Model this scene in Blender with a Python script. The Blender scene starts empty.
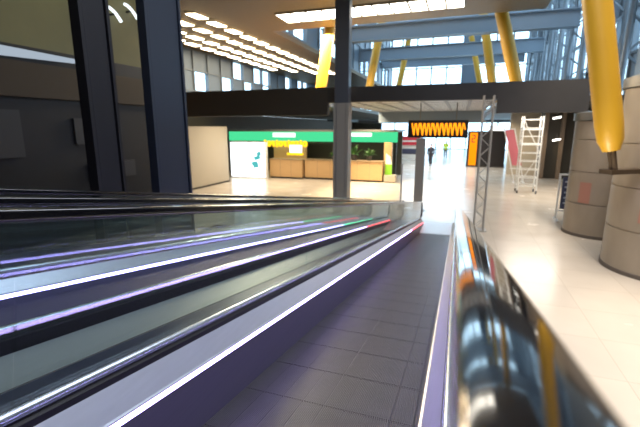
import bpy, bmesh, math, random
from mathutils import Vector, Matrix
random.seed(4)
SC = bpy.context.scene
COL = SC.collection
PI = math.pi

# ------------------------------------------------------------------ materials
def mat(name, col, rough=0.5, metal=0.0, emit=None, estr=0.0, coat=0.0, spec=0.5,
        noise=None, nscale=4.0, stretch=(1, 1, 1), bump=0.0):
    m = bpy.data.materials.new(name); m.use_nodes = True
    nt = m.node_tree; b = nt.nodes['Principled BSDF']
    b.inputs['Base Color'].default_value = (*col, 1)
    b.inputs['Roughness'].default_value = rough
    b.inputs['Metallic'].default_value = metal
    b.inputs['Coat Weight'].default_value = coat
    b.inputs['Coat Roughness'].default_value = 0.04
    b.inputs['Specular IOR Level'].default_value = spec
    if emit:
        b.inputs['Emission Color'].default_value = (*emit, 1)
        b.inputs['Emission Strength'].default_value = estr
    if noise:
        tc = nt.nodes.new('ShaderNodeTexCoord'); mp = nt.nodes.new('ShaderNodeMapping')
        mp.inputs['Scale'].default_value = stretch
        nz = nt.nodes.new('ShaderNodeTexNoise'); nz.inputs['Scale'].default_value = nscale
        nz.inputs['Detail'].default_value = 5
        mx = nt.nodes.new('ShaderNodeMix'); mx.data_type = 'RGBA'
        mx.inputs[6].default_value = (*col, 1); mx.inputs[7].default_value = (*noise, 1)
        nt.links.new(tc.outputs['Object'], mp.inputs['Vector'])
        nt.links.new(mp.outputs['Vector'], nz.inputs['Vector'])
        nt.links.new(nz.outputs['Fac'], mx.inputs[0])
        nt.links.new(mx.outputs[2], b.inputs['Base Color'])
        if bump:
            bp = nt.nodes.new('ShaderNodeBump'); bp.inputs['Strength'].default_value = bump
            bp.inputs['Distance'].default_value = 0.01
            nt.links.new(nz.outputs['Fac'], bp.inputs['Height'])
            nt.links.new(bp.outputs['Normal'], b.inputs['Normal'])
    return m

def emat(name, col, s):
    m = bpy.data.materials.new(name); m.use_nodes = True
    nt = m.node_tree; nt.nodes.clear()
    e = nt.nodes.new('ShaderNodeEmission'); o = nt.nodes.new('ShaderNodeOutputMaterial')
    e.inputs[0].default_value = (*col, 1); e.inputs[1].default_value = s
    nt.links.new(e.outputs[0], o.inputs[0]); return m

def glassmat(name, tint, ior=1.5, rough=0.0):
    m = bpy.data.materials.new(name); m.use_nodes = True
    nt = m.node_tree; nt.nodes.clear()
    o = nt.nodes.new('ShaderNodeOutputMaterial'); mx = nt.nodes.new('ShaderNodeMixShader')
    t = nt.nodes.new('ShaderNodeBsdfTransparent'); t.inputs[0].default_value = (*tint, 1)
    g = nt.nodes.new('ShaderNodeBsdfGlossy'); g.inputs['Roughness'].default_value = rough
    fr = nt.nodes.new('ShaderNodeFresnel'); fr.inputs[0].default_value = ior
    # the fresnel node inverts the index for back faces: keep the pane the same from both sides
    ge = nt.nodes.new('ShaderNodeNewGeometry'); lw = nt.nodes.new('ShaderNodeMath'); lw.operation = 'MULTIPLY_ADD'
    lw.inputs[1].default_value = 1.0 / ior - ior; lw.inputs[2].default_value = ior
    nt.links.new(ge.outputs['Backfacing'], lw.inputs[0])
    nt.links.new(lw.outputs[0], fr.inputs[0])
    nt.links.new(fr.outputs[0], mx.inputs[0])
    nt.links.new(t.outputs[0], mx.inputs[1]); nt.links.new(g.outputs[0], mx.inputs[2])
    nt.links.new(mx.outputs[0], o.inputs[0]); return m

def floormat():
    m = mat('polished_terrazzo', (0.62, 0.52, 0.40), 0.17)
    nt = m.node_tree; b = nt.nodes['Principled BSDF']
    tc = nt.nodes.new('ShaderNodeTexCoord')
    n1 = nt.nodes.new('ShaderNodeTexNoise'); n1.inputs['Scale'].default_value = 0.9; n1.inputs['Detail'].default_value = 8
    n2 = nt.nodes.new('ShaderNodeTexNoise'); n2.inputs['Scale'].default_value = 30; n2.inputs['Detail'].default_value = 3
    br = nt.nodes.new('ShaderNodeTexBrick'); br.offset = 0.0
    br.inputs['Scale'].default_value = 1.0; br.inputs['Mortar Size'].default_value = 0.004
    br.inputs['Brick Width'].default_value = 1.2; br.inputs['Row Height'].default_value = 1.2
    br.inputs['Color1'].default_value = (1, 1, 1, 1); br.inputs['Color2'].default_value = (0.94, 0.94, 0.95, 1)
    br.inputs['Mortar'].default_value = (0.72, 0.68, 0.62, 1)
    mx = nt.nodes.new('ShaderNodeMix'); mx.data_type = 'RGBA'
    mx.inputs[6].default_value = (0.60, 0.515, 0.42, 1); mx.inputs[7].default_value = (0.70, 0.625, 0.52, 1)
    mx2 = nt.nodes.new('ShaderNodeMix'); mx2.data_type = 'RGBA'; mx2.blend_type = 'MULTIPLY'; mx2.inputs[0].default_value = 1
    mx3 = nt.nodes.new('ShaderNodeMix'); mx3.data_type = 'RGBA'; mx3.inputs[0].default_value = 0.2
    for n in (n1, n2, br): nt.links.new(tc.outputs['Object'], n.inputs['Vector'])
    nt.links.new(n1.outputs['Fac'], mx.inputs[0])
    nt.links.new(mx.outputs[2], mx3.inputs[6]); nt.links.new(n2.outputs['Color'], mx3.inputs[7])
    nt.links.new(mx.outputs[2], mx2.inputs[6]); nt.links.new(br.outputs['Color'], mx2.inputs[7])
    nt.links.new(mx2.outputs[2], b.inputs['Base Color'])
    mr = nt.nodes.new('ShaderNodeMapRange'); mr.inputs[3].default_value = 0.14; mr.inputs[4].default_value = 0.34
    nt.links.new(n1.outputs['Fac'], mr.inputs[0]); nt.links.new(mr.outputs[0], b.inputs['Roughness'])
    return m

def woodslat(name, c1, c2, scale=9.0, axis='X'):
    m = mat(name, c1, 0.55)
    nt = m.node_tree; b = nt.nodes['Principled BSDF']
    tc = nt.nodes.new('ShaderNodeTexCoord')
    w = nt.nodes.new('ShaderNodeTexWave'); w.wave_type = 'BANDS'; w.bands_direction = axis
    w.inputs['Scale'].default_value = scale; w.inputs['Distortion'].default_value = 0.3
    mx = nt.nodes.new('ShaderNodeMix'); mx.data_type = 'RGBA'
    mx.inputs[6].default_value = (*c1, 1); mx.inputs[7].default_value = (*c2, 1)
    nt.links.new(tc.outputs['Object'], w.inputs['Vector']); nt.links.new(w.outputs['Fac'], mx.inputs[0])
    nt.links.new(mx.outputs[2], b.inputs['Base Color'])
    bp = nt.nodes.new('ShaderNodeBump'); bp.inputs['Strength'].default_value = 0.5; bp.inputs['Distance'].default_value = 0.02
    nt.links.new(w.outputs['Fac'], bp.inputs['Height']); nt.links.new(bp.outputs['Normal'], b.inputs['Normal'])
    return m

M = dict(
    floor=floormat(),
    wood_ceiling=woodslat('bamboo_slats', (0.20, 0.14, 0.07), (0.115, 0.075, 0.036), 6.0, 'Y'),
    steel_navy=mat('navy_steel', (0.026, 0.034, 0.054), 0.42, 0.2, noise=(0.034, 0.043, 0.066), nscale=2.0, stretch=(1, 1, 0.2)),
    steel_black=mat('black_steel', (0.009, 0.009, 0.013), 0.6, 0.1),
    steel_grey=mat('grey_steel', (0.20, 0.20, 0.19), 0.42, 0.4, noise=(0.15, 0.145, 0.135), nscale=2.0, stretch=(1, 1, 0.2)),
    stainless=mat('brushed_stainless', (0.50, 0.53, 0.60), 0.36, 0.5, noise=(0.43, 0.46, 0.52), nscale=3.0, stretch=(20, 0.3, 20)),
    skirting=mat('skirting_sheet', (0.20, 0.19, 0.25), 0.35, 0.5, noise=(0.16, 0.15, 0.21), nscale=3.0, stretch=(20, 0.2, 20)),
    dark_deck=mat('dark_blue_deck', (0.05, 0.06, 0.095), 0.3, 0.5),
    grey_deck=mat('grey_green_deck', (0.22, 0.25, 0.255), 0.45, 0.3, noise=(0.20, 0.225, 0.225), nscale=3.0, stretch=(20, 0.3, 20)),
    tube=mat('clamp_tube', (0.50, 0.56, 0.64), 0.25, 0.8),
    rubber=mat('black_rubber', (0.006, 0.006, 0.008), 0.08, 0.0, coat=0.5, spec=0.6),
    gasket=mat('black_gasket', (0.008, 0.008, 0.01), 0.5),
    pallet=mat('pallet_aluminium', (0.15, 0.143, 0.155), 0.42, 0.5, noise=(0.10, 0.094, 0.10), nscale=6.0),
    pallet_dark=mat('pallet_seam', (0.006, 0.006, 0.007), 0.8, 0.0),
    comb=mat('comb_aluminium', (0.55, 0.56, 0.58), 0.35, 0.7),
    glass=glassmat('balustrade_glass', (0.90, 0.95, 0.96), 1.52, 0.004),
    window_glass=glassmat('window_glass', (0.86, 0.95, 1.0), 1.45, 0.0),
    led=emat('violet_white_led', (0.50, 0.38, 1.0), 19.0),
    led_red=emat('red_led', (1.0, 0.10, 0.12), 7.0),
    led_green=emat('green_led', (0.12, 1.0, 0.42), 6.0),
    yellow=mat('yellow_paint', (0.50, 0.275, 0.014), 0.45, noise=(0.45, 0.24, 0.012), nscale=1.5),
    brown_steel=mat('brown_hinge_steel', (0.07, 0.045, 0.025), 0.5, 0.3),
    concrete=mat('fair_faced_concrete', (0.38, 0.315, 0.245), 0.5, noise=(0.27, 0.225, 0.17), nscale=3.5, stretch=(1, 1, 0.35), bump=0.1),
    joint=mat('dark_joint', (0.11, 0.09, 0.075), 0.7),  # dark brown tone of the column base ring
    fascia=mat('bridge_fascia', (0.055, 0.052, 0.052), 0.5, 0.2, noise=(0.04, 0.038, 0.038), nscale=2.0),
    fascia_brown=mat('brown_fascia', (0.06, 0.052, 0.043), 0.5, 0.1),
    soffit=mat('soffit_panel', (0.44, 0.46, 0.50), 0.45, 0.3),
    soffit_rib=mat('soffit_rib', (0.15, 0.155, 0.175), 0.5, 0.3),
    blue_beam=mat('blue_grey_beam', (0.17, 0.22, 0.28), 0.5, 0.3),
    pale_rib=mat('pale_rib', (0.42, 0.50, 0.48), 0.5, 0.2),
    mullion=mat('mullion_steel', (0.14, 0.165, 0.195), 0.45, 0.4),
    cladding=mat('blue_grey_cladding', (0.13, 0.165, 0.21), 0.45, 0.3),
    brown_panel=mat('brown_panel', (0.20, 0.15, 0.11), 0.6),
    panel_light=emat('luminous_panel', (1.0, 0.93, 0.80), 9.0),
    spot_light=emat('warm_luminaire', (1.0, 0.80, 0.52), 14.0),
    lamp_frame=mat('lamp_frame', (0.45, 0.40, 0.30), 0.5),
    white_lamp=emat('white_lamp', (1.0, 0.95, 0.85), 8.0),
    cool_lamp=emat('cool_lamp', (0.85, 0.95, 1.0), 2.0),
    beige=mat('beige_panel', (0.46, 0.41, 0.33), 0.5, noise=(0.42, 0.37, 0.295), nscale=1.0),
    counter_wood=mat('counter_wood', (0.55, 0.36, 0.18), 0.45, noise=(0.46, 0.29, 0.13), nscale=2.5, stretch=(0.6, 3, 8)),
    counter_top=mat('counter_top', (0.30, 0.22, 0.13), 0.35),
    plinth=mat('dark_plinth', (0.04, 0.035, 0.03), 0.6),
    green_sign=emat('lit_green_sign', (0.08, 0.80, 0.34), 1.0),
    white_sign=emat('lit_white_sign', (0.95, 1.0, 0.97), 1.7),
    yellow_sign=emat('lit_yellow_letters', (1.0, 0.66, 0.02), 1.5),
    teal=emat('teal_graphic', (0.12, 0.62, 0.62), 0.9),
    lightbox=emat('lit_poster_white', (0.93, 0.98, 1.0), 3.0),
    shop_dark=mat('shop_interior', (0.05, 0.045, 0.035), 0.6),
    leaf=mat('leaf_green', (0.05, 0.16, 0.03), 0.5, noise=(0.03, 0.09, 0.02), nscale=5),
    lime=mat('lime_green', (0.25, 0.62, 0.04), 0.5),
    white_paint=mat('white_paint', (0.80, 0.80, 0.78), 0.4),
    pot=mat('dark_pot', (0.05, 0.05, 0.05), 0.5),
    red=mat('red_panel', (0.65, 0.02, 0.05), 0.45),
    pink=mat('pink_red_cloth', (0.62, 0.16, 0.20), 0.6),
    black_plastic=mat('black_plastic', (0.012, 0.01, 0.011), 0.35),
    amber=emat('amber_led', (1.0, 0.30, 0.01), 1.9),
    amber_panel=emat('amber_panel', (1.0, 0.28, 0.005), 1.5),
    red_glyph=mat('dark_red_glyph', (0.25, 0.01, 0.01), 0.5),
    navy_board=mat('navy_board', (0.05, 0.06, 0.12), 0.4),
    pale_text=mat('pale_print', (0.5, 0.55, 0.65), 0.5),
    olive_wall=mat('olive_wall', (0.26, 0.24, 0.10), 0.6, noise=(0.10, 0.10, 0.06), nscale=0.6),
    brown_wall=mat('brown_wall', (0.06, 0.042, 0.024), 0.6),
    dark_wall=mat('dark_wall', (0.014, 0.0145, 0.019), 0.5),
    grey_panel=mat('dim_grey_panel', (0.05, 0.05, 0.054), 0.5),
    dark_sheet=mat('dark_floor_sheet', (0.02, 0.018, 0.03), 0.8, noise=(0.03, 0.026, 0.042), nscale=40),  # near-black tone that darkens the floor left of the walkways
    steel_blue=mat('blue_grey_column_paint', (0.095, 0.11, 0.145), 0.42, 0.1),
    post_grey=mat('post_grey_paint', (0.40, 0.385, 0.36), 0.45, 0.1),
    cove=emat('cove_light', (0.72, 0.85, 1.0), 0.55),
    skin=mat('skin', (0.55, 0.33, 0.24), 0.6),
    hair=mat('dark_hair', (0.03, 0.02, 0.015), 0.6),
    black_cloth=mat('black_cloth', (0.02, 0.022, 0.035), 0.8),
    navy_cloth=mat('navy_cloth', (0.04, 0.05, 0.11), 0.8),
    hivis=mat('hi_vis_cloth', (0.62, 0.85, 0.06), 0.7),
    dull_red=mat('dull_red_patch', (0.42, 0.20, 0.15), 0.6),
    plaster=mat('plaster', (0.17, 0.145, 0.115), 0.7),
    tire=mat('castor_rubber', (0.05, 0.05, 0.05), 0.6),
)

# ------------------------------------------------------------------ mesh helpers
class MB:
    def __init__(s): s.bm = bmesh.new()
    def box(s, lo, hi):
        v = [s.bm.verts.new((x, y, z)) for x in (lo[0], hi[0]) for y in (lo[1], hi[1]) for z in (lo[2], hi[2])]
        for f in ((0, 1, 3, 2), (4, 6, 7, 5), (0, 4, 5, 1), (2, 3, 7, 6), (0, 2, 6, 4), (1, 5, 7, 3)):
            s.bm.faces.new([v[i] for i in f])
        return s
    def bar(s, p, q, w, h=None, up=(0, 0, 1)):
        p, q = Vector(p), Vector(q); h = h or w
        d = (q - p).normalized(); u = Vector(up)
        if abs(d.dot(u)) > 0.98: u = Vector((0, 1, 0))
        a = d.cross(u).normalized() * w / 2; b = a.cross(d).normalized() * h / 2
        r = [[s.bm.verts.new(c + i * a + j * b) for i, j in ((-1, -1), (1, -1), (1, 1), (-1, 1))] for c in (p, q)]
        s._skin(r, True); return s
    def _skin(s, rings, cap):
        n = len(rings[0])
        for A, B in zip(rings, rings[1:]):
            for i in range(n):
                s.bm.faces.new((A[i], A[(i + 1) % n], B[(i + 1) % n], B[i]))
        if cap:
            s.bm.faces.new(rings[0][::-1]); s.bm.faces.new(rings[-1])
    def tube(s, pts, rad, n=12):
        pts = [Vector(p) for p in pts]
        rads = rad if isinstance(rad, (list, tuple)) else [rad] * len(pts)
        rings = []; ref = None
        for i, p in enumerate(pts):
            d = (pts[min(i + 1, len(pts) - 1)] - pts[max(i - 1, 0)]).normalized()
            if ref is None:
                ref = Vector((0, 0, 1)) if abs(d.z) < 0.9 else Vector((1, 0, 0))
            a = d.cross(ref).normalized(); b = a.cross(d).normalized(); ref = b
            rings.append([s.bm.verts.new(p + rads[i] * (math.cos(t) * a + math.sin(t) * b)) for t in [2 * PI * k / n for k in range(n)]])
        s._skin(rings, True); return s
    def sweep(s, frames, prof, cap=True):
        """frames: list of (origin, axis_a, axis_b); prof: closed list of (a, b)"""
        s._skin([[s.bm.verts.new(o + a * A + b * B) for a, b in prof] for o, A, B in frames], cap); return s
    def lathe(s, c, prof, n=40):
        rings = [[s.bm.verts.new((c[0] + r * math.cos(t), c[1] + r * math.sin(t), z)) for t in [2 * PI * k / n for k in range(n)]] for r, z in prof]
        s._skin(rings, True); return s
    def ball(s, c, r, n=2, sc=(1, 1, 1)):
        bmesh.ops.create_icosphere(s.bm, subdivisions=n, radius=r, matrix=Matrix.Translation(c) @ Matrix.Diagonal((*sc, 1))); return s
    def quad(s, a, b, c, d):
        s.bm.faces.new([s.bm.verts.new(p) for p in (a, b, c, d)]); return s
    def build(s, name, m, parent=None, smooth=False, bevel=0.0):
        bmesh.ops.recalc_face_normals(s.bm, faces=s.bm.faces[:])
        me = bpy.data.meshes.new(name); 
        if parent is not None:
            off = wloc(parent); bmesh.ops.translate(s.bm, verts=s.bm.verts[:], vec=-off)
        s.bm.to_mesh(me); s.bm.free()
        me.materials.append(m if not isinstance(m, str) else M[m])
        if smooth:
            for p in me.polygons: p.use_smooth = True
            me.set_sharp_from_angle(angle=math.radians(40))
        o = bpy.data.objects.new(name, me); COL.objects.link(o); o.parent = parent
        if bevel:
            bv = o.modifiers.new('bevel', 'BEVEL'); bv.width = bevel; bv.segments = 2; bv.limit_method = 'ANGLE'
        return o

def wloc(o):
    v = Vector((0, 0, 0))
    while o is not None: v += o.location; o = o.parent
    return v
def tag(o, label, cat, group=None, kind=None):
    o['label'] = label; o['category'] = cat
    if group: o['group'] = group
    if kind: o['kind'] = kind
    return o
def thing(name, loc, label, cat, group=None):
    o = bpy.data.objects.new(name, None); COL.objects.link(o); o.location = loc
    o.empty_display_size = 0.2
    return tag(o, label, cat, group)
def struct(name, mb, m, label=None, parent=None, **k):
    o = mb.build(name, m, parent, **k)
    if parent is None:
        o['kind'] = 'structure'
        if label: o['label'] = label
    return o
def bx(name, lo, hi, m, parent=None, **k): return MB().box(lo, hi).build(name, m, parent, **k)
def copy_tree(root, loc, label, group=None):
    r = root.copy(); COL.objects.link(r); r.location = loc; r['label'] = label
    if group: r['group'] = group
    for ch in list(root.children):
        c = ch.copy(); COL.objects.link(c); c.parent = r
        for g in list(ch.children):
            d = g.copy(); COL.objects.link(d); d.parent = c
    return r

# ------------------------------------------------------------------ camera
EYE = 3.409
INC = math.radians(9.72)
cam = bpy.data.cameras.new('camera'); co = bpy.data.objects.new('camera', cam); COL.objects.link(co)
co.location = (0, 0, EYE)
co.rotation_euler = (PI / 2 - math.atan2(85.5, 400), 0, math.radians(19.05))
cam.sensor_width = 36; cam.lens = 400 * 36 / 640; cam.clip_start = 0.01; cam.clip_end = 500
SC.camera = co

W = Vector((0, math.cos(INC), -math.sin(INC)))     # down the walkway
N = Vector((0, math.sin(INC), math.cos(INC)))      # away from its belt
A = Vector((1, 0, 0))
ORG = Vector((0, 0, EYE))
def ant(a, n, t): return ORG + A * a + N * n + W * t

# ------------------------------------------------------------------ moving walkways
BN = -1.129; BL, BR = -1.068, -0.068; MIDA = (BL + BR) / 2
T0, T1, TE = -1.6, 13.6, 15.0
def extr(prof, t0=T0, t1=TE, mb=None):
    mb = mb or MB(); fr = [(ORG + W * t, A, N) for t in (t0, t1)]
    return mb.sweep(fr, prof)
def mir(prof): return [(2 * MIDA - a, n) for a, n in prof]

def make_walkway():
    base = ant(MIDA, BN, 13.6)
    r = thing('moving_walkway', base, 'inclined moving walkway nearest the camera, dark grooved belt running down to the bright floor', 'moving walkway', 'moving walkways side by side')
    # pallets: ridged plates, copied along the incline
    L = 0.40; step = 0.0095; n = int((BR - BL) / step)
    mb = MB(); top = BN; low = BN - 0.009
    prof = [(BL + 0.004, BN - 0.05)]
    a = BL + 0.004
    for i in range(n):
        if i % 13 == 12:
            prof += [(a, low), (a + .0005, low - .02), (a + step * .38, low - .02), (a + step * .40, low)]; a -= step * .60
        else:
            prof += [(a, low), (a + 0.0012, top), (a + 0.0052, top), (a + 0.0064, low)]
        a += step
    prof += [(BR - 0.004, low), (BR - 0.004, BN - 0.05)]
    extr(prof, T1 - L + 0.004, T1, mb)
    p0 = mb.build('pallet', 'pallet', r)
    mb = MB(); mb.box((BL + .004, 0, 0), (BR - .004, 0.001, 0.001)); mb.bm.free()
    cnt = int((T1 - T0) / L)
    for k in range(1, cnt):
        c = p0.copy(); COL.objects.link(c); c.parent = r; c.location = -W * (L * k)
    extr([(BL, BN - 0.08), (BR, BN - 0.08), (BR, BN - 0.045), (BL, BN - 0.045)], T0, T1).build('chain_bed', 'pallet_dark', r)
    # comb plate with teeth and landing plate
    mb = MB()
    for i in range(52):
        a0 = BL + 0.01 + i * 0.019
        p, q = ant(a0, BN + 0.002, T1 - 0.10), ant(a0, BN + 0.012, T1 + 0.02)
        mb.bar(p, q, 0.010, 0.008)
    mb.box((BL, base.y - 0.01, 0.004), (BR, base.y + 0.22, 0.020))
    mb.build('comb_plate', 'comb', r)
    bx('landing_plate', (BL - .02, base.y + .21, -.01), (BR + .02, base.y + 1.75, 0.012), 'comb', r)
    rail_c = 0.0412
    for side, f in (('left', lambda p: mir(p)), ('right', lambda p: p)):
        # profiles are written for the right side
        extr(f([(BR, BN - 0.06), (BR + .012, BN - 0.06), (BR + .012, -0.860), (BR, -0.860)]), T0, TE).build('skirting', 'skirting', r)
        led = [(BR + .001, -0.860), (BR + .014, -0.860), (BR + .014, -0.832), (BR + .001, -0.832)]
        extr(f(led), T0, 10.9).build('led_strip', 'led', r)
        e = extr(f(led), 10.9, TE).build('signal_led_strip', 'led_red', r); e['label'] = 'red end of the light strip'
        extr(f([(BR + .018, -0.87), (BR + .018, -0.832), (BR - .006, -0.832), (BR - .006, -0.826), (BR + .004, -0.822), (0.006, -0.735), (0.012, -0.742), (0.020, -0.87)]), T0, TE).build('inner_deck', 'stainless', r)
        extr(f([(0.004, -0.738), (0.002, -0.712), (0.022, -0.690), (0.034, -0.72)]), T0, TE).build('gasket', 'gasket', r)
        tc = (0.022, -0.683)
        extr(f([(tc[0] + .019 * math.cos(k * PI / 7), tc[1] + .019 * math.sin(k * PI / 7)) for k in range(14)]), T0, TE).build('clamp_tube', 'tube', r, smooth=True)
        # glass panes with open joints
        t = T0
        sgn = f([(rail_c, 0)])[0][0]
        while t < TE - 0.3:
            t2 = min(t + 2.4, TE)
            if TE - t2 < 0.5: t2 = TE
            mb = MB()
            if t2 >= TE:   # last pane has a rounded nose
                c = 0.275; pts = [(t, -0.715), (t, -0.118)]
                pts += [(TE + c * math.cos(x), -0.395 + c * math.sin(x)) for x in [PI / 2 - PI * k / 16 for k in range(17)]]
                pts += [(TE, -0.715)]
                va = [mb.bm.verts.new(ant(sgn - .005, q, p)) for p, q in pts]; vb = [mb.bm.verts.new(ant(sgn + .005, q, p)) for p, q in pts]
                mb.bm.faces.new(va); mb.bm.faces.new(vb[::-1])
                for i in range(len(pts)):
                    j = (i + 1) % len(pts); mb.bm.faces.new((va[i], vb[i], vb[j], va[j]))
            else:
                extr([(sgn - .005, -.715), (sgn + .005, -.715), (sgn + .005, -.118), (sgn - .005, -.118)], t, t2 - 0.008, mb)
            mb.build('glass_panel', 'glass', r)
            t = t2
        # handrail: C profile swept along and round the newel
        w, h = 0.0365, 0.042
        cr = 0.003
        pf = [((w - .008) * k / 10, -cr * (k / 10) ** 2) for k in range(1, 10)]
        pf += [(w - .008 + .008 * math.sin(x), -cr - .008 + .008 * math.cos(x)) for x in [PI * (.10 + .40 * k / 6) for k in range(7)]]
        pf += [(w - .012 + .012 * math.cos(PI * .5 * k / 6), -h + .012 - .012 * math.sin(PI * .5 * k / 6)) for k in range(7)]
        pf = [(0.0, 0.0)] + pf + [(-a, b) for a, b in pf[::-1]]
        frames = [(ant(sgn, -0.087, tt), A, N) for tt in (T0, 2, 6, 10, TE)]
        for k in range(1, 17):
            x = PI * k / 16; R = 0.308
            nn = N * math.cos(x) + W * math.sin(x)
            frames.append((ant(sgn, -0.395, TE) + nn * R, A, nn))
        frames.append((ant(sgn, -0.703, TE - 0.5), A, -N))
        MB().sweep(frames, pf).build('handrail', 'rubber', r, smooth=True)
        # outer side cladding down to the floor level
        extr(f([(0.028, -0.72), (0.060, -0.72), (0.060, -1.75), (0.028, -1.75)]), T0, 13.4).build('side_cladding', 'steel_black', r)
    return r
walk = make_walkway()
OFF = -1.882
walk2 = copy_tree(walk, walk.location + Vector((OFF, 0, 0)), 'second moving walkway, beyond the glass of the first and beside the dark pillars', 'moving walkways side by side')
gm = None
for c in walk2.children:
    if c.name.startswith('signal_led_strip'):
        c.data = c.data.copy(); c.data.materials[0] = M['led_green']; c['label'] = 'green end of the light strip'
# metal deck closing the gap between the two walkways
r = thing('infill_deck', ant(-1.5, -0.8, 13.9), 'dark blue and grey metal deck filling the gap between the two walkways', 'deck cover')
extr([(-1.203, -0.72), (-1.210, -0.80), (-1.53, -0.80), (-1.53, -0.83), (-1.20, -0.83)], T0, 13.9).build('dark_panel', 'dark_deck', r)
extr([(-1.535, -0.797), (-1.80, -0.775), (-1.815, -0.79), (-1.815, -0.83), (-1.535, -0.83)], T0, 13.9).build('grey_panel', 'grey_deck', r)
extr([(-1.53, -0.80), (-1.535, -0.797), (-1.535, -0.81), (-1.53, -0.81)], T0, 13.9).build('joint', 'gasket', r)
# outer deck on the far side of the second walkway
OUT = 2 * MIDA + OFF - 0.06
mb = extr([(OUT - .01, -0.74), (OUT - .01, -0.80), (OUT - .9, -0.80), (OUT - .9, -0.74)], T0, 13.6)
tag(mb.build('outer_deck', 'dark_deck'), 'dark metal deck between the second walkway and the dark pillars', 'deck cover')

# ------------------------------------------------------------------ shell
struct('floor', MB().box((-42, -8, -0.3), (14, 72, 0.0)), 'floor')
struct('ceiling', MB().box((-17.9, -8, 8.62), (3.2, 21.6, 8.95)), 'wood_ceiling')
# far end of the left ceiling with the rows of lamps
struct('ceiling_left', MB().box((-17.9, 21.6, 8.62), (-10.2, 62, 8.95)), 'wood_ceiling')
struct('wall_back', MB().box((-42, -8.3, -0.3), (14, -8, 14)), 'plaster')
struct('wall_far_left', MB().box((-18.1, -8, -0.3), (-17.8, 70, 4.5)), 'plaster')
struct('wall_upper_far_left', MB().box((-18.1, -8, 4.5), (-17.8, 17.5, 8.62)), 'brown_panel')
# left: tall dim wall behind the pillars
struct('wall_left', MB().box((-8.4, -8, 0), (-8.1, 10.2, 4.0)), 'dark_wall')
struct('trim_1', MB().box((-8.38, -8, 4.0), (-8.02, 10.2, 4.66)), 'brown_wall')
struct('wall_left_upper', MB().box((-8.6, -8, 5.0), (-8.3, 10.2, 8.62)), 'olive_wall')
# sloping cove with cool light above the brown band
mb = MB()
mb.quad((-8.3, 7.2, 4.92), (-8.3, 3.0, 4.98), (-8.06, 3.0, 4.62), (-8.06, 7.2, 4.80))
mb.quad((-8.32, 7.2, 4.92), (-8.06, 7.2, 4.79), (-8.06, 3.0, 4.61), (-8.32, 3.0, 4.97))
tag(mb.build('cove_lamp', 'cove'), 'long pale wedge of cove light above the brown band, top left', 'light')
struct('trim_2', MB().box((-8.55, -8, 4.66), (-8.3, 10.2, 5.0)), 'dark_wall')
for i, (y0, y1, z0, z1) in enumerate(((6.75, 8.05, 3.05, 3.62), (3.9, 5.6, 2.85, 3.75), (7.0, 8.4, 2.2, 2.6))):
    o = bx('wall_panel', (-8.1, y0, z0), (-8.04, y1, z1), 'grey_panel')
    tag(o, ['dim grey panel on the dark left wall, between the two pillars at head height',
            'dim grey panel at the left edge of the dark left wall', 'low dim grey panel on the dark left wall, lowest of its three panels'][i], 'wall panel')

def pillar(x0, x1, y0, y1, z1, label, m, g=0.06):
    c = ((x0 + x1) / 2, (y0 + y1) / 2)
    r = thing('steel_pillar', (c[0], c[1], 0), label, 'pillar')
    mb = MB().box((x0, y0 + g, 0), (x1, y1 - g, z1)); mb.build('shaft', m, r, bevel=0.02)
    mb = MB().box((x0 - .02, y0, 0), (x1 + .02, y0 + .05, z1)).box((x0 - .02, y1 - .05, 0), (x1 + .02, y1, z1)); mb.build('flange', m, r)
    bx('base_plate', (x0 - .12, y0 - .12, 0), (x1 + .12, y1 + .12, .04), 'steel_black', r)
    return r
pillar(-4.56, -4.45, 5.08, 5.90, 8.62, 'wide dark navy steel pillar in front of the left wall, nearest the green shop', 'steel_navy')
pillar(-4.72, -4.6, 4.10, 4.58, 8.62, 'black steel pillar at far left, darker of the pair beside the walkways', 'steel_black')
# small curved lamps seen between the pillars
for i, (y, z, lab) in enumerate(((8.30, 6.15, 'small curved white lamp between the two dark pillars, lower one'), (8.86, 6.35, 'small curved white lamp between the two dark pillars, close to the navy pillar'))):
    r = thing('wall_lamp', (-8.3, y, z), lab, 'lamp', 'curved lamps between the pillars')
    MB().tube([(-8.15, y - .2 + .4 * k / 8, z + .08 - .25 * (k / 8) ** 2) for k in range(9)], 0.035, 8).build('tube_lamp', 'cool_lamp', r, smooth=True)
    bx('bracket', (-8.32, y - .02, z - .06), (-8.15, y + .02, z - .02), 'steel_black', r)

struct('floor_dark_sheet', MB().box((-8.1, -8, 0.0), (-3.7, 12, 0.012)), 'dark_sheet')  # dark sheet added over the lit floor to darken it behind the glass

# ------------------------------------------------------------------ bridge crossing the hall
br = thing('footbridge', (-5, 17, 3.95), 'dark grey footbridge crossing the hall below the upper windows', 'footbridge')
bx('fascia', (-5.2, 16.0, 4.42), (3.95, 16.25, 5.0), 'fascia', br)
bx('end_fascia', (1.15, 15.98, 3.93), (3.97, 16.27, 4.45), 'fascia', br)
bx('side_fascia', (-16.5, 16.0, 3.92), (-5.2, 16.25, 5.02), 'fascia_brown', br)
bx('deck', (-16.5, 16.25, 4.6), (3.95, 19.5, 4.8), 'fascia', br)
bx('soffit', (-5.2, 16.25, 4.44), (1.15, 27.0, 4.52), 'soffit', br)
for k in range(8):
    x = -5.1 + k * 0.88; bx('soffit_rib', (x, 16.3, 4.415), (x + .14, 26.9, 4.44), 'soffit_rib', br)
for k in range(9):
    y = 16.5 + k * 1.2; bx('soffit_rib', (-5.15, y, 4.425), (1.1, y + .06, 4.44), 'soffit_rib', br)
bx('rear_beam', (-5.2, 27.0, 3.75), (1.15, 27.3, 4.55), 'blue_beam', br)
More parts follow.
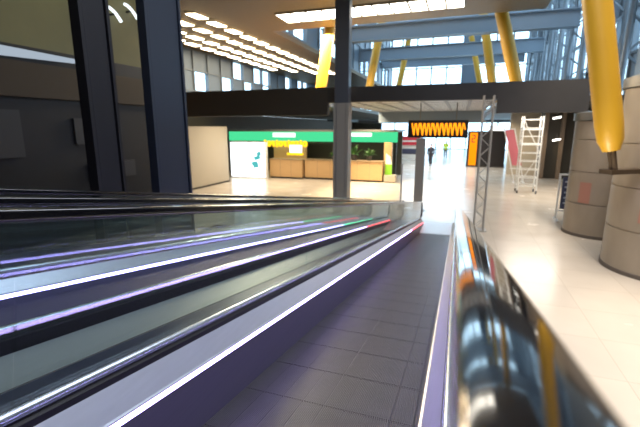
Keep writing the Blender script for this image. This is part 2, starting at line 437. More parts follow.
# column, slab post, pole and lattice post
r = thing('steel_column', (-4.42, 15.5, 0), 'tall slim grey-blue steel column standing beside the walkways in front of the footbridge', 'column')
MB().box((-4.70, 15.3, 0.05), (-4.14, 15.7, 8.62)).build('shaft', 'steel_blue', r, bevel=.02)
MB().box((-4.72, 15.25, 0.05), (-4.62, 15.75, 4.35)).box((-4.22, 15.25, .05), (-4.12, 15.75, 4.35)).build('flange', 'post_grey', r)
MB().box((-4.60, 15.28, 0.05), (-4.24, 15.31, 4.35)).build('cover_plate', 'post_grey', r)
bx('base_plate', (-4.85, 15.1, 0), (-3.99, 15.9, .05), 'post_grey', r)

r = thing('post', (-1.55, 17.1, 0), 'grey-brown slab post under the left end of the departure board', 'post')
bx('shaft', (-1.70, 17.0, .03), (-1.34, 17.2, 3.0), 'post_grey', r, bevel=.01)
bx('base_plate', (-1.80, 16.9, 0), (-1.24, 17.3, .03), 'post_grey', r)
r = thing('pole', (-2.25, 17.1, 0), 'thin silver pole just left of the grey slab post', 'pole')
MB().tube([(-2.25, 17.1, .02), (-2.25, 17.1, 1.9)], .035, 12).build('shaft', 'stainless', r, smooth=True)
MB().lathe((-2.25, 17.1), [(.14, 0), (.14, .02), (.04, .04)], 20).build('base', 'stainless', r)
MB().ball((-2.25, 17.1, 1.9), .05).build('cap', 'stainless', r, smooth=True)

r = thing('lattice_post', (0.78, 14.3, 0), 'slender grey lattice truss post at the right of the walkway end', 'post')
X0, X1, Y0, Y1 = 0.63, 0.93, 14.15, 14.45
for x in (X0, X1):
    for y in (Y0, Y1):
        MB().tube([(x, y, .03), (x, y, 4.42)], .028, 10).build('chord', 'post_grey', r, smooth=True)
mb = MB(); k = 0; z = .1
while z < 4.2:
    for (xa, ya, xb, yb) in ((X0, Y0, X1, Y0), (X0, Y1, X1, Y1), (X0, Y0, X0, Y1), (X1, Y0, X1, Y1)):
        p, q = ((xa, ya), (xb, yb)) if k % 2 == 0 else ((xb, yb), (xa, ya))
        mb.bar((*p, z), (*q, z + .3), .016)
    z += .3; k += 1
mb.build('lacing', 'post_grey', r)
bx('base_plate', (X0 - .1, Y0 - .1, 0), (X1 + .1, Y1 + .1, .03), 'post_grey', r)

# ------------------------------------------------------------------ departure board
r = thing('departure_board', (-0.88, 17.1, 3.0), 'wide black departure board with glowing amber characters hanging over the walkway end', 'departure board')
cs = bx('casing', (-2.05, 17.0, 3.02), (0.26, 17.25, 3.72), 'black_plastic', r, bevel=.02)
mb = MB(); x = -1.90
zz = [(0, 1), (1, 0), (0, 1)]
for word in (2, 3, 2, 3, 2):           # slanting strokes, as the smeared characters read
    for k in range(word):
        mb.bar((x, 16.985, 3.60), (x + .09, 16.985, 3.12), .060, .02, up=(0, 1, 0))
        mb.bar((x + .09, 16.985, 3.12), (x + .13, 16.985, 3.60), .050, .02, up=(0, 1, 0))
        x += .158
    x -= .0
    mb.bar((x - .01, 16.985, 3.60), (x + .06, 16.985, 3.34), .05, .02, up=(0, 1, 0)); x += .025
mb.build('characters', 'amber', cs)
for xx in (-1.6, -0.2):
    MB().tube([(xx, 17.12, 3.72), (xx, 17.12, 4.40)], .02, 8).build('hanger', 'steel_grey', r)

# ------------------------------------------------------------------ black totem with amber face, white sign box
r = thing('totem', (2.2, 38.9, 0), 'big black information totem with a glowing amber vertical panel on its left edge', 'totem')
bx('body', (0.62, 38.5, 0), (3.75, 39.3, 3.15), 'black_plastic', r, bevel=.03)
ap = bx('amber_panel', (0.80, 38.45, .15), (1.42, 38.5, 3.0), 'amber_panel', r)
mb = MB()
for (xa, za, xb, zb) in ((.98, 2.78, 1.22, 2.78), (1.22, 2.78, 1.22, 2.5), (1.22, 2.5, .98, 2.5), (.98, 2.5, .98, 2.2), (.98, 2.2, 1.22, 2.2)):
    mb.bar((xa, 38.44, za), (xb, 38.44, zb), .08, .02, up=(0, 1, 0))
mb.build('numeral', 'red_glyph', ap)
bx('plinth', (0.6, 38.48, 0), (3.78, 39.32, .08), 'plinth', r)
r = thing('sign_box', (2.9, 38.8, 3.15), 'small glowing white sign box on top of the black totem', 'sign')
bx('lit_face', (2.40, 38.50, 3.20), (3.45, 38.56, 3.55), 'white_sign', r)
bx('housing', (2.36, 38.56, 3.15), (3.49, 38.8, 3.59), 'white_paint', r)

# ------------------------------------------------------------------ green shop, counters and surroundings
r = thing('screen_wall', (-14.2, 20.8, 0), 'tall plain beige screen wall at left, running back toward the green shop', 'screen wall')
bx('panel', (-14.4, 17.2, .08), (-14.05, 22.6, 3.5), 'beige', r, bevel=.02)
bx('base_strip', (-14.38, 17.2, 0), (-14.02, 22.6, .09), 'plinth', r)
r = thing('light_box', (-13.4, 24.6, 0), 'glowing white poster box with a teal graphic beside the wooden counter', 'light box')
bx('cabinet', (-15.1, 24.55, 0), (-12.35, 24.85, 2.5), 'white_paint', r)
lf = bx('lit_face', (-15.02, 24.50, .12), (-12.43, 24.55, 2.42), 'lightbox', r)
mb = MB()
for (xa, za, xb, zb) in ((-13.4, 1.0, -12.95, 1.1), (-13.2, 1.35, -12.75, 1.5), (-13.0, 1.65, -12.7, 1.75), (-13.3, .85, -12.9, .9)):
    mb.bar((xa, 24.49, za), (xb, 24.49, zb), .26, .02, up=(0, 1, 0))
mb.build('graphic', 'teal', lf)

shop = thing('shop_kiosk', (-10, 28, 0), 'green-fronted shop kiosk with a long lit green fascia behind the wooden counters', 'shop')
fas = bx('fascia', (-16.2, 26.3, 2.50), (-3.85, 26.6, 3.16), 'green_sign', shop)
bx('fascia_top', (-16.25, 26.3, 3.16), (-3.8, 30.2, 3.30), 'steel_grey', shop)
bx('back_wall', (-16.0, 30.0, 0), (-4.0, 30.2, 3.16), 'shop_dark', shop)
bx('side_wall', (-16.2, 26.6, 0), (-16.0, 30.2, 3.16), 'beige', shop)
bx('inner_panel', (-13.2, 27.6, 0), (-10.6, 27.8, 2.9), 'counter_wood', shop)
o = bx('white_sign_panel', (-12.6, 26.24, 2.78), (-10.9, 26.3, 3.08), 'white_sign', fas)
o = bx('white_sign_panel', (-7.15, 26.24, 2.86), (-5.5, 26.3, 3.10), 'white_sign', fas)
mb = MB(); x = -13.2
for k in range(11):
    if k % 3 == 0: mb.bar((x, 26.21, 2.58), (x, 26.21, 2.08), .17, .03, up=(0, 1, 0)); mb.bar((x, 26.21, 2.33), (x + .2, 26.21, 2.33), .15, .03, up=(0, 1, 0))
    elif k % 3 == 1: mb.tube([(x + .12 * math.cos(t), 26.2, 2.32 + .15 * math.sin(t)) for t in [2 * PI * j / 10 for j in range(11)]], .085, 6)
    else: mb.bar((x - .08, 26.21, 2.52), (x + .08, 26.21, 2.12), .18, .03, up=(0, 1, 0)); mb.bar((x + .1, 26.21, 2.52), (x + .1, 26.21, 2.12), .12, .03, up=(0, 1, 0))
    x += .305
mb.build('yellow_lettering', 'yellow_sign', fas)
bx('end_post', (-4.65, 26.25, 0), (-4.15, 26.6, 2.5), 'counter_wood', shop)
bx('ceiling_beam', (-10.4, 26.6, 2.35), (-7.0, 26.8, 2.5), 'plinth', shop)

r = thing('hanging_sign', (-10.7, 26.1, 1.5), 'small glowing white sign with yellow band hanging under the green fascia', 'sign')
bx('white_face', (-11.25, 26.05, 1.72), (-10.35, 26.15, 2.25), 'white_sign', r)
bx('yellow_band', (-11.45, 26.05, 1.55), (-10.25, 26.15, 1.72), 'yellow_sign', r)
MB().tube([(-10.8, 26.1, 2.25), (-10.8, 26.3, 2.6)], .02, 8).build('hanger', 'steel_grey', r)

def counter(x0, x1, y, lab):
    r = thing('counter', ((x0 + x1) / 2, y, 0), lab, 'counter', 'wooden counters of the green shop')
    bx('body', (x0, y, .12), (x1, y + .8, 1.28), 'counter_wood', r, bevel=.01)
    bx('worktop', (x0 - .05, y - .06, 1.28), (x1 + .05, y + .86, 1.34), 'counter_top', r)
    bx('plinth', (x0 + .03, y + .05, 0), (x1 - .03, y + .75, .12), 'plinth', r)
    mb = MB(); n = max(2, int((x1 - x0) / .8))
    for k in range(1, n): mb.box((x0 + (x1 - x0) * k / n - .012, y - .006, .14), (x0 + (x1 - x0) * k / n + .012, y, 1.26))
    mb.build('panel_joint', 'counter_top', r)
counter(-12.4, -10.0, 25.2, 'wooden counter next to the glowing white poster box')
counter(-9.9, -7.2, 25.5, 'wooden counter right of the hanging white sign, partly behind the slim column')
counter(-7.0, -4.55, 25.25, 'wooden counter right of the slim column, below plants')

def plant(x, y, z, s, lab, seed):
    rd = random.Random(seed)
    r = thing('potted_plant', (x, y, z), lab, 'plant')
    MB().lathe((x, y), [(.12 * s, z), (.17 * s, z + .26 * s), (.15 * s, z + .27 * s)], 16).build('pot', 'pot', r)
    mb = MB()
    for k in range(46):
        an = rd.uniform(0, 2 * PI); l = rd.uniform(.3, .62) * s; e = rd.uniform(.2, 1.4)
        p = Vector((x, y, z + .25 * s)); d = Vector((math.cos(an) * math.cos(e), math.sin(an) * math.cos(e), math.sin(e)))
        sd = d.cross(Vector((0, 0, 1))).normalized() * .055 * s
        m_ = p + d * l * .6; t_ = p + d * l + Vector((0, 0, -.10 * s))
        v = [mb.bm.verts.new(c) for c in (p, m_ + sd, t_, m_ - sd)]; mb.bm.faces.new(v)
    mb.build('foliage', 'leaf', r)
plant(-6.5, 25.7, 1.34, 1.4, 'leafy green plant on the counter right of the slim column, left one', 1)
plant(-5.5, 25.7, 1.34, 1.1, 'leafy green plant on the counter right of the slim column, near its wooden end post', 2)
plant(-8.0, 25.9, 1.34, .8, 'small green plant on the counter just left of the slim column', 3)

r = thing('planter_box', (-4.05, 25.6, 0), 'low beige box at the end of the wooden counters carrying a lime green stand', 'planter box')
bx('body', (-4.45, 25.3, .05), (-3.7, 25.9, .48), 'beige', r, bevel=.02); bx('base', (-4.4, 25.35, 0), (-3.75, 25.85, .05), 'plinth', r)
r = thing('display_stand', (-4.15, 25.6, .48), 'white and lime green display stand on the low beige box', 'display stand')
mb = MB().box((-4.42, 25.55, .48), (-4.0, 25.65, 1.15)); mb.build('lime_panel', 'lime', r)
mb = MB(); mb.sweep([(Vector((0, y, 0)), Vector((1, 0, 0)), Vector((0, 0, 1))) for y in (25.56, 25.64)], [(-4.42, 1.15), (-4.0, 1.15), (-4.12, 1.62), (-4.40, 1.85)]); mb.build('white_panel', 'white_paint', r)

r = thing('kiosk', (-5.7, 46, 0), 'red and white kiosk far back beyond the green shop', 'kiosk')
bx('body', (-6.7, 46.0, .0), (-4.35, 47.2, 1.55), 'white_paint', r)
bx('window_opening', (-6.5, 45.97, .55), (-4.5, 46.0, 1.15), 'navy_board', r)
bx('red_header', (-6.8, 45.8, 1.55), (-4.25, 47.3, 2.5), 'red', r)
bx('white_stripe', (-6.8, 45.77, 1.92), (-4.25, 45.8, 2.06), 'white_paint', r)
r = thing('partition', (-4.5, 28.6, 0), 'dark narrow partition standing behind the lime green stand', 'partition')
bx('panel', (-4.3, 28.2, .05), (-4.15, 28.4, 2.4), 'black_plastic', r); bx('foot', (-4.45, 28.1, 0), (-4.0, 28.5, .05), 'steel_grey', r)

# ------------------------------------------------------------------ right side: pillars, struts, stands
def pier(cx, cy, rad, lab, ztop=4.3):
    r = thing('concrete_column', (cx, cy, 0), lab, 'column', 'round concrete columns')
    prof = []; z = .10; zs = [(.10, 1.05), (1.08, 2.05), (2.08, 3.05), (3.08, ztop)]
    for a, b in zs:
        prof += [(rad, a), (rad, b)]
        if b < ztop: prof += [(rad - .025, b + .005), (rad - .025, b + .025)]
    MB().lathe((cx, cy), prof, 64).build('shaft', 'concrete', r, smooth=True)
    MB().lathe((cx, cy), [(rad + .02, 0), (rad + .02, .09), (rad - .02, .11)], 64).build('base_ring', 'joint', r, smooth=True)
    MB().lathe((cx, cy), [(rad - .1, ztop), (rad + .06, ztop + .02), (rad + .06, ztop + .25), (rad - .2, ztop + .3)], 64).build('capital', 'steel_grey', r, smooth=True)
    return r
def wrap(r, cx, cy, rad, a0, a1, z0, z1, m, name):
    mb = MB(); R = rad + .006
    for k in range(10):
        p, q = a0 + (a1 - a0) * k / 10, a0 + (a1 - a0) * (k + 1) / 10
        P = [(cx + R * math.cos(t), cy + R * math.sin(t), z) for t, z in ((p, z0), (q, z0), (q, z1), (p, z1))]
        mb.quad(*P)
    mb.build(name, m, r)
c2 = pier(4.95, 11.55, 1.32, 'thick round concrete column at the right edge, nearest the camera')
c1 = pier(4.45, 15.1, .98, 'round concrete column second from the camera, just right of the white notice stand', 3.62)
wrap(c2, 4.95, 11.55, 1.32, -2.45, -2.1, 1.30, 1.65, 'dull_red', 'red_mark')  # dull red patches curved round the shafts
wrap(c1, 4.45, 15.1, .98, -2.5, -2.15, 1.1, 1.75, 'dull_red', 'red_mark')

def strut(p, q, d, lab, grp, tip=.18):
    p, q = Vector(p), Vector(q); L = (q - p).length; dr = (q - p) / L
    r = thing('yellow_strut', p, lab, 'strut', grp)
    ts = [0, .03, .10, .5, .9, .97, 1]; rs = [d * .30, d * .34, d * .5, d * .5, d * .5, d * .34, d * .3]
    ts = [0, tip * .4, tip, .5, 1]; rs = [d * .30, d * .46, d * .5, d * .5, d * .46]
    MB().tube([p + dr * (L * t) for t in ts], rs, 24).build('tube', 'yellow', r, smooth=True)
    mb = MB(); mb.bar(p - dr * .45, p + dr * .06, d * .30, .06, up=(0, 1, 0)); mb.bar(p - dr * .45, p + dr * .06, .06, d * .30, up=(0, 1, 0)); mb.build('hinge_plate', 'brown_steel', r)
    return r
s0 = strut((3.08, 10.25, 2.93), (1.90, 10.25, 8.52), .53, 'huge yellow steel strut at the right, rising past the thick concrete column', 'yellow roof struts', .10)
mb = MB(); mb.bar((3.02, 10.22, 2.48), (3.84, 10.79, 2.48), .3, .10); mb.build('bracket', 'brown_steel', s0)
for (Y, lx0, lz0, lx1, lz1, d, lab) in (
    (22, -7.62, 5.14, -6.9, 9.6, .62, 'yellow strut nearest of the left row, left of the slim steel column'),
    (33, -7.45, 5.14, -6.15, 12.6, .64, 'yellow strut in the middle of the left row, right of the slim steel column'),
    (48, -7.6, 5.14, -6.05, 13.6, .66, 'yellow strut farthest of the left row, slimmest one at left'),
    (22, 2.45, 5.14, 1.05, 10.0, .60, 'yellow strut behind the right part of the footbridge, thickest of the distant right row'),
    (33, 2.2, 5.14, .65, 12.8, .62, 'yellow strut in the middle of the distant right row'),
    (48, 2.3, 5.14, .35, 12.9, .60, 'yellow strut farthest of the right row, slimmest one at right')):
    strut((lx0, Y, lz0), (lx1, Y, lz1), d, lab, 'yellow roof struts')

r = thing('notice_stand', (3.95, 17.0, 0), 'white framed notice stand with a dark blue board, left of the second concrete column', 'notice stand')
mb = MB()
for x in (3.62, 4.42): mb.bar((x, 17.0, .05), (x, 17.0, 1.72), .06)
mb.bar((3.59, 17.0, 1.72), (4.45, 17.0, 1.72), .06); mb.bar((3.62, 17.0, .35), (4.42, 17.0, .35), .05); mb.build('frame', 'white_paint', r)
nb = bx('board', (3.72, 16.98, .42), (4.38, 17.02, 1.62), 'navy_board', r)
mb = MB()
for k in range(5): mb.box((3.80, 16.97, .62 + k * .2), (4.28 - .06 * (k % 2), 16.978, .68 + k * .2))
mb.build('printed_lines', 'pale_text', nb)
for x in (3.62, 4.42):
    MB().bar((x, 16.72, .025), (x, 17.28, .025), .07, .05).build('foot', 'white_paint', r)

r = thing('scaffold_tower', (3.5, 23.8, 0), 'tall white wheeled scaffold tower with cross rungs in front of the beige far wall', 'scaffold tower')
for x in (3.05, 3.95):
    for y in (23.5, 24.3):
        MB().tube([(x, y, .14), (x, y, 4.0)], .035, 8).build('upright', 'white_paint', r, smooth=True)
        MB().tube([(x - .03, y, .08), (x + .03, y, .08)], .08, 12).build('castor', 'tire', r, smooth=True)
mb = MB()
for k in range(9):
    z = .4 + k * .43
    for y in (23.5, 24.3): mb.bar((3.05, y, z), (3.95, y, z), .04)
    for x in (3.05, 3.95): mb.bar((x, 23.5, z), (x, 24.3, z), .04)
mb.build('rungs', 'white_paint', r)
mb = MB().bar((3.05, 23.48, .4), (3.95, 23.48, 2.1), .03).bar((3.95, 23.48, 2.1), (3.05, 23.48, 3.8), .03); mb.build('brace', 'white_paint', r)
bx('platform', (3.05, 23.5, 2.55), (3.95, 24.3, 2.62), 'white_paint', r); bx('platform', (3.05, 23.5, 3.3), (3.95, 24.3, 3.37), 'white_paint', r)

r = thing('banner_stand', (3.0, 28, 0), 'leaning pink-red cloth banner on a white frame between the totem and the scaffold tower', 'banner')
mb = MB(); mb.sweep([(Vector((0, y, 0)), Vector((1, 0, 0)), Vector((0, 0, 1))) for y in (27.98, 28.02)], [(2.62, 3.3), (3.1, 3.3), (3.75, 1.1), (3.2, 1.1)]); mb.build('cloth', 'pink', r)
mb = MB().bar((2.55, 28.04, 3.4), (3.4, 28.04, .05), .06).bar((3.15, 28.04, 3.4), (3.95, 28.04, .05), .06).bar((2.55, 28.04, 3.35), (3.15, 28.04, 3.35), .06).bar((3.1, 28.04, .9), (3.75, 28.04, .9), .06); mb.build('frame', 'white_paint', r)
mb = MB().bar((3.4, 27.7, .03), (3.4, 28.5, .03), .06).bar((3.95, 27.7, .03), (3.95, 28.5, .03), .06); mb.build('foot', 'white_paint', r)

struct('wall_right', MB().box((3.4, 33.0, 0), (5.35, 33.3, 4.5)), 'beige')
struct('wall_shopfront', MB().box((5.35, 31.2, 0), (8.0, 31.5, 4.5)), 'shop_dark')
for k in range(5):
    x = 5.3 + k * 1.0
    r = tag(bx('shopfront_post', (x, 30.9, 0), (x + .22, 31.15, 4.4), 'brown_panel'),
            ['brown shopfront post beside the beige far wall', 'second brown shopfront post from the beige far wall', 'third brown shopfront post from the beige far wall',
             'brown shopfront post close to the second concrete column', 'brown shopfront post hidden mostly by the concrete column'][k], 'post', 'brown shopfront posts')
for i, (x, y, z, lab) in enumerate(((5.75, 29.8, 4.0, 'small white lamp above the dark shopfront, upper one'), (5.95, 30.2, 2.6, 'small white lamp on the dark shopfront, lower one'),
                                   (5.3, 10.2, 4.55, 'small white lamp beside the huge yellow strut at the right edge'), (5.15, 9.6, 4.15, 'low white lamp at the right edge below the first'))):
    r = thing('spot_lamp', (x, y, z), lab, 'lamp')
    MB().tube([(x - .22, y - .03, z), (x + .22, y + .03, z + .1)], .045, 10).build('bulb', 'white_lamp', r, smooth=True)
    MB().tube([(x, y, z + .05), (x, y + .05, z + .4)], .015, 6).build('stem', 'steel_grey', r)

# ------------------------------------------------------------------ upper hall
def window_grid(name, x0, x1, z0, z1, y, nx, nz, solid=0.0, rd=None, axis='X', mw=.10):
    """glazed wall: mullions + one pane mesh, some bays closed by panels"""
    mb = MB(); gl = MB(); pn = MB(); anyp = False
    def B(m, a0, a1, c0, c1, d0, d1):
        if axis == 'X': m.box((a0, y + d0, c0), (a1, y + d1, c1))
        else: m.box((y + d0, a0, c0), (y + d1, a1, c1))
    for i in range(nx + 1):
        a = x0 + (x1 - x0) * i / nx; B(mb, a - mw, a + mw, z0, z1, -.15, .15)
    for j in range(nz + 1):
        c = z0 + (z1 - z0) * j / nz; B(mb, x0, x1, c - mw * .7, c + mw * .7, -.12, .12)
    for i in range(nx):
        for j in range(nz):
            a0, a1 = x0 + (x1 - x0) * i / nx, x0 + (x1 - x0) * (i + 1) / nx
            c0, c1 = z0 + (z1 - z0) * j / nz, z0 + (z1 - z0) * (j + 1) / nz
            if rd and rd.random() < solid: B(pn, a0, a1, c0, c1, -.05, .05); anyp = True
            else: B(gl, a0, a1, c0, c1, -.01, .01)
    o = struct(name, mb, 'mullion'); 
    gl.build('pane', 'window_glass', o)
    if anyp: pn.build('panel', 'cladding', o)
    else: pn.bm.free()
    return o
window_grid('window_1', -15, 10, 4.6, 16.5, 62, 12, 5, .22, random.Random(3))
window_grid('window_2', 17.6, 62, 4.6, 8.62, -17.7, 26, 3, .62, random.Random(8), axis='Y', mw=.07)
window_grid('window_3', -13, 10, 0.0, 4.3, 70, 10, 1)
window_grid('window_4', 13, 66, 4.9, 16.5, 8.2, 20, 5, .34, random.Random(12), axis='Y')
struct('trim_3', MB().box((-17.8, 54.6, 4.3), (-15, 70, 4.6)), 'fascia')
struct('wall_end_left', MB().box((-17.8, 61.8, 4.6), (-15, 62.1, 8.62)), 'plaster')
struct('wall_far', MB().box((-18, 69.9, 0), (-13, 70.2, 4.3)), 'plaster')
struct('trim_4', MB().box((-15.0, 61.8, 4.2), (10, 70, 4.6)), 'fascia')
struct('wall_right_far', MB().box((8.0, 31.5, 0), (8.3, 70, 4.9)), 'plaster')
struct('wall_right_near', MB().box((8.0, -8, 0), (8.3, 31.0, 4.9)), 'dark_wall')
struct('wall_upper_right', MB().box((8.0, -8, 4.9), (8.3, 13, 14)), 'dark_wall')
struct('ceiling_right', MB().box((3.2, -8, 12.5), (8.3, 21.6, 12.8)), 'cladding')
struct('wall_upper_left', MB().box((3.0, -8, 8.9), (3.2, 21.6, 12.8)), 'cladding')
struct('wall_ceiling_edge', MB().box((-10.2, 21.4, 8.9), (3.2, 21.6, 14.5)), 'brown_panel')
window_grid('window_5', 21.8, 62, 8.95, 16.5, -10.3, 16, 3, .35, random.Random(5), axis='Y')

struct('floor_upper_left', MB().box((-17.7, 19.5, 4.5), (-6.6, 54.5, 4.7)), 'fascia_brown')
struct('floor_upper_right', MB().box((1.6, 19.5, 4.5), (8.0, 61, 4.7)), 'fascia')
# ribbed strip, cross beams and roof of the tall part
mb = MB()
for k in range(26): mb.box((-7.5 + k * .4, 21.6, 9.0), (-7.28 + k * .4, 21.68, 9.3))
struct('trim_5', mb, 'pale_rib')
for i, (Y, z0, z1, lab) in enumerate(((30, 9.55, 10.45, 'blue-grey cross beam nearest behind the luminous panels'), (42, 10.1, 11.1, 'blue-grey cross beam second behind the luminous panels'), (54, 11.0, 11.8, 'blue-grey cross beam farthest back, before the end windows'))):
    r = thing('cross_beam', (-1, Y, z0), lab, 'beam', 'blue-grey cross beams')
    bx('web', (-10.2, Y, z0), (6.4, Y + .15, z1), 'blue_beam', r)
    bx('flange', (-10.2, Y - .3, z0 - .08), (6.4, Y + .45, z0), 'blue_beam', r); bx('flange', (-10.2, Y - .3, z1), (6.4, Y + .45, z1 + .08), 'blue_beam', r)
# glazed roof: ribs and panes
mb = MB(); gl = MB()
for k in range(12): y = 21.6 + k * 3.7; mb.box((-10.4, y, 16.5), (8.4, y + 1.9, 16.7))
for k in range(7): x = -10.4 + k * 3.1; mb.box((x, 21.6, 16.4), (x + .2, 62, 16.5))
gl.box((-10.4, 21.6, 16.72), (8.4, 62.3, 16.74))
o = struct('ceiling_glazed', mb, 'blue_beam'); gl.build('pane', 'window_glass', o)

# right facade lattice
rd = random.Random(6)
for k in range(9):
    y = 22.6 + k * 3.8
    r = thing('facade_truss', (7.3, y, 4.7), 'blue-grey facade truss post at the right upper glazing, %s' % ['nearest the huge yellow strut', 'second back from the huge yellow strut', 'third back from the huge yellow strut', 'fourth back from the huge yellow strut', 'fifth back from the huge yellow strut', 'sixth back from the huge yellow strut', 'third from the far end windows', 'second from the far end windows', 'next to the far end windows'][k], 'truss', 'facade trusses')
    MB().tube([(7.7, y, 4.7), (7.7, y, 15.5)], .16, 10).build('outer_chord', 'mullion', r, smooth=True)
    MB().tube([(6.7, y, 4.7), (7.0, y, 15.5)], .14, 10).build('inner_chord', 'mullion', r, smooth=True)
    mb = MB()
    for j in range(6):
        z = 5.0 + j * 1.7
        mb.bar((6.72, y, z), (7.7, y, z + .85), .09); mb.bar((7.7, y, z + .85), (6.76, y, z + 1.7), .09)
    mb.build('lacing', 'mullion', r)
r = thing('cladding_band', (5.9, 14, 6), 'blue-grey cladding band at the top right corner above the concrete column', 'cladding')
bx('panel', (5.6, 9.0, 5.2), (5.8, 17.5, 12.4), 'cladding', r)
bx('edge_rail', (5.55, 9.0, 5.1), (5.85, 17.5, 5.2), 'steel_grey', r)

# luminous ceiling panels
for k in range(11):
    x = -8.55 + k * .76
    r = thing('ceiling_panel_light', (x + .36, 19.1, 8.6), 'luminous white ceiling panel above the footbridge, %s' % (
        ['leftmost of the row', 'second from left', 'third from left', 'fourth from left', 'just left of the slim column', 'just right of the slim column',
         'fifth from the right end', 'fourth from the right end', 'third from the right end', 'second from the right end', 'last at the right end'][k]), 'ceiling light', 'luminous panels above the footbridge')
    bx('diffuser', (x + .03, 18.35, 8.55), (x + .70, 19.85, 8.575), 'panel_light', r)
    mb = MB().box((x, 18.3, 8.54), (x + .03, 19.9, 8.62)).box((x + .70, 18.3, 8.54), (x + .73, 19.9, 8.62)).box((x, 18.3, 8.54), (x + .73, 18.35, 8.62)).box((x, 19.85, 8.54), (x + .73, 19.9, 8.62))
    mb.build('frame', 'lamp_frame', r)

# rows of warm lozenge lamps under the left ceiling
rows = ((-12.0, 17.2, 14, 'inner row'), (-13.45, 18.1, 13, 'second row'), (-14.9, 19.4, 11, 'third row'), (-16.2, 21.0, 9, 'outermost row'))
for (X, Y, n, lab) in rows:
    for k in range(n):
        y = Y + k * 1.62
        place = 'at the near end' if k == 0 else ('at the far end' if k == n - 1 else '%s' % ['', 'second', 'third', 'fourth', 'fifth', 'sixth', 'seventh', 'eighth', 'ninth', 'tenth', 'eleventh', 'twelfth', 'thirteenth'][k] + ' from the near end')
        r = thing('ceiling_lamp', (X, y, 8.6), 'warm lozenge ceiling lamp, %s, %s' % (lab, place), 'ceiling light', 'warm lozenge lamps under the left ceiling')
        mb = MB(); 
        v = [mb.bm.verts.new((X + dx, y + dy, 8.48)) for dx, dy in ((-.26, -.50), (.20, -.42), (.26, .50), (-.20, .42))]
        v2 = [mb.bm.verts.new((X + dx, y + dy, 8.52)) for dx, dy in ((-.26, -.50), (.20, -.42), (.26, .50), (-.20, .42))]
        mb._skin([v, v2], True); mb.build('diffuser', 'spot_light', r)
        mb = MB(); v = [[mb.bm.verts.new((X + dx * s, y + dy * s, z)) for dx, dy in ((-.26, -.50), (.20, -.42), (.26, .50), (-.20, .42))] for s, z in ((1.05, 8.52), (1.25, 8.62))]
        mb._skin(v, True); mb.build('housing', 'lamp_frame', r)
r = thing('exit_sign', (-13.6, 16.6, 7.6), 'small pale green lit sign hanging by the left ceiling lamps', 'sign')
bx('face', (-13.9, 16.58, 7.55), (-13.4, 16.62, 7.85), emat('pale_green_sign', (.55, 1, .75), 1.6), r); bx('housing', (-13.95, 16.62, 7.5), (-13.35, 16.7, 7.9), 'white_paint', r)
MB().tube([(-13.65, 16.66, 7.9), (-13.65, 16.66, 8.62)], .02, 6).build('hanger', 'steel_grey', r)

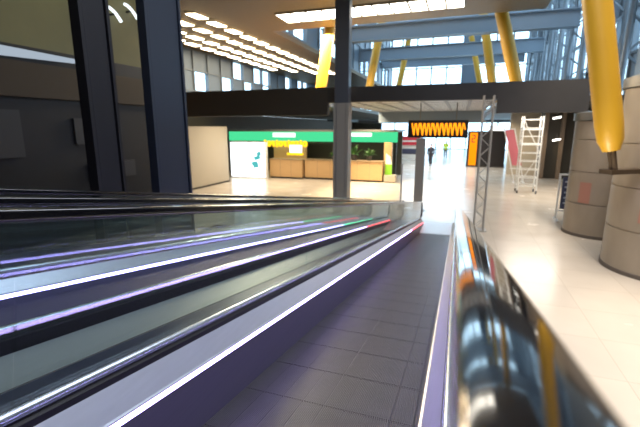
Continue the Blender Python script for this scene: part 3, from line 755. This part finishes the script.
# ------------------------------------------------------------------ people far down the hall
def skinmesh(name, verts, edges, rads, m, parent, sub=2):
    off = wloc(parent); me = bpy.data.meshes.new(name)
    me.from_pydata([Vector(v) - off for v in verts], edges, []); me.materials.append(M[m])
    o = bpy.data.objects.new(name, me); COL.objects.link(o); o.parent = parent
    md = o.modifiers.new('skin', 'SKIN'); md.use_smooth_shade = True
    layer = me.skin_vertices[0] if me.skin_vertices else None
    if layer is None:
        bm = bmesh.new(); bm.from_mesh(me); bm.verts.layers.skin.verify(); bm.to_mesh(me); bm.free(); layer = me.skin_vertices[0]
    for i, rr in enumerate(rads):
        layer.data[i].radius = rr if isinstance(rr, tuple) else (rr, rr); layer.data[i].use_root = (i == 0)
    sb = o.modifiers.new('sub', 'SUBSURF'); sb.levels = sub; sb.render_levels = sub
    return o
def person(x, y, h, face, lab, top, bottom):
    """face = heading in radians; built at 1.75 m and scaled"""
    r = thing('person', (x, y, 0), lab, 'person')
    k = h / 1.75; ca, sa = math.cos(face), math.sin(face)
    def P(sx, sy, z): return (x + k * (sx * ca - sy * sa), y + k * (sx * sa + sy * ca), k * z)
    V = [P(0, 0, .95), P(0, 0, 1.15), P(0, .01, 1.38), P(0, .01, 1.49), P(0, .005, 1.585), P(0, .0, 1.67),
         P(-.09, 0, .92), P(-.10, .12, .50), P(-.10, .02, .10), P(-.10, .16, .035),
         P(.09, 0, .92), P(.10, .0, .50), P(.10, -.22, .12), P(.10, -.08, .035),
         P(-.19, 0, 1.42), P(-.24, -.02, 1.14), P(-.23, .10, .90), P(-.23, .14, .80),
         P(.19, 0, 1.42), P(.24, -.04, 1.14), P(.23, .04, .89), P(.23, .08, .79), P(0, .0, 1.735)]
    Eg = [(0, 1), (1, 2), (2, 3), (3, 4), (4, 5), (0, 6), (6, 7), (7, 8), (8, 9), (0, 10), (10, 11), (11, 12), (12, 13), (2, 14), (14, 15), (15, 16), (16, 17), (2, 18), (18, 19), (19, 20), (20, 21), (5, 22)]
    Rd = [.11, .10, .125, .058, (.092, .105), (.118, .135), .085, .06, .04, .038, .085, .06, .04, .038, .055, .043, .032, .03, .055, .043, .032, .03, (.08, .09)]
    skinmesh('body', V, Eg, [(a[0] * k, a[1] * k) if isinstance(a, tuple) else a * k for a in Rd], 'skin', r)
    J = [V[i] for i in (0, 1, 2, 3, 14, 15, 16, 18, 19, 20)]; J[0] = P(0, 0, .83); J[3] = P(0, 0, 1.53)
    skinmesh('jacket', J, [(0, 1), (1, 2), (2, 3), (2, 4), (4, 5), (5, 6), (2, 7), (7, 8), (8, 9)], [a * k for a in (.165, .15, .17, .085, .08, .065, .052, .08, .065, .052)], top, r)
    T = [V[i] for i in (0, 6, 7, 8, 10, 11, 12)]
    skinmesh('trousers', T, [(0, 1), (1, 2), (2, 3), (0, 4), (4, 5), (5, 6)], [a * k for a in (.125, .10, .082, .066, .10, .082, .066)], bottom, r)
    mb = MB(); c = P(0, .018, 1.69)
    mb.ball(c, .108 * k, 3, (.86, 1.0, .95))
    for v in [v for v in mb.bm.verts if v.co.z < c[2] - .01 * k]: v.co.z = c[2] - .01 * k
    mb.build('hair', 'hair', r, smooth=True)
    mb = MB(); mb.ball(P(0, -.112, 1.615), .016 * k, 2, (1, 1.3, 1.5))
    for sx in (-1, 1): mb.ball(P(sx * .078, .01, 1.62), .02 * k, 2, (.5, 1, 1.5))
    mb.build('nose_and_ears', 'skin', r, smooth=True)
    mb = MB()
    for sx in (-1, 1): mb.ball(P(sx * .032, -.092, 1.645), .011 * k, 2)
    mb.build('eyes', 'hair', r, smooth=True)
    mb = MB()
    for i in (9, 13):
        p = V[i]; mb.ball((p[0], p[1], .055 * k), .075 * k, 2, (.8, 1.3, .7))
    mb.build('shoes', 'black_cloth', r, smooth=True)
person(-2.48, 38.3, 1.98, 2.9, 'person in a dark coat walking on the bright floor below the departure board', 'black_cloth', 'black_cloth')
person(-1.52, 48.5, 1.95, .1, 'person in a yellow-green hi-vis vest farther back than the dark-coated one', 'hivis', 'navy_cloth')

# ------------------------------------------------------------------ light
w = bpy.data.worlds.new('sky'); SC.world = w; w.use_nodes = True
bg = w.node_tree.nodes['Background']; bg.inputs[0].default_value = (0.72, 0.88, 1.0, 1); bg.inputs[1].default_value = 4.8

def area(name, loc, rot, size, power, col, sy=None):
    l = bpy.data.lights.new(name, 'AREA'); l.energy = power; l.color = col; l.size = size
    if sy: l.shape = 'RECTANGLE'; l.size_y = sy
    o = bpy.data.objects.new(name, l); COL.objects.link(o); o.location = loc; o.rotation_euler = rot; return o
area('hall_light', (4.4, 8.5, 12.3), (0, 0, 0), 2.0, 2200, (1, .90, .78), 10)
area('counter_light', (-8.0, 22.2, 8.3), (0, 0, 0), 5, 8500, (1, .78, .50), 6)
area('shop_light', (-9.5, 24.6, 3.8), (0, 0, 0), 8, 130, (1, .85, .62), .5)
area('walkway_fill', (0.6, 4.5, 8.5), (0, 0, 0), 3, 700, (.80, .86, 1.0), 10)  # added fill without a fixture, lifts the dark belt and decks
area('left_hall_fill', (-6.9, 7.0, 8.5), (0, 0, 0), 1, 60, (.95, .95, .8), 2)  # unseen extra light, brightens the left side of the hall
area('shop_inner_fill', (-10.0, 26.95, 3.1), (0, 0, 0), 8, 90, (1, .85, .6), .4)  # fill added under the shop roof to lighten the inner panel
area('screen_wall_fill', (-10.6, 21.2, 4.42), (0, 0, 0), 3, 420, (1, .84, .62), 3)  # added below the upper slab to brighten the screen wall and floor
area('nave_fill', (-1.5, 34.0, 4.3), (0, 0, 0), 5, 500, (.86, .93, 1.0), 12)  # extra fill over the far floor, not a real ceiling lamp
area('right_light', (4.2, 23.0, 4.42), (0, 0, 0), 3, 420, (1, .90, .78), 6)

sp = bpy.data.lights.new('strut_uplight', 'SPOT'); sp.energy = 130; sp.color = (1, .93, .75); sp.spot_size = math.radians(75); sp.spot_blend = .6; sp.shadow_soft_size = .08
so = bpy.data.objects.new('strut_uplight', sp); COL.objects.link(so); so.location = (2.35, 9.2, 2.05)
so.rotation_euler = (Vector((2.95, 10.2, 3.6)) - so.location).to_track_quat('-Z', 'Y').to_euler()
cam.dof.use_dof = True; cam.dof.focus_distance = 1.6; cam.dof.aperture_fstop = 3.5
SC.view_settings.view_transform = 'Standard'; SC.view_settings.look = 'None'
SC.view_settings.exposure = 0.0; SC.view_settings.gamma = 1.0; SC.view_settings.use_curve_mapping = False
SC.cycles.use_denoising = True
SC.cycles.max_bounces = 10; SC.cycles.transparent_max_bounces = 24; SC.cycles.glossy_bounces = 6
SC.cycles.caustics_reflective = False; SC.cycles.caustics_refractive = False
SC.cycles.sample_clamp_indirect = 6
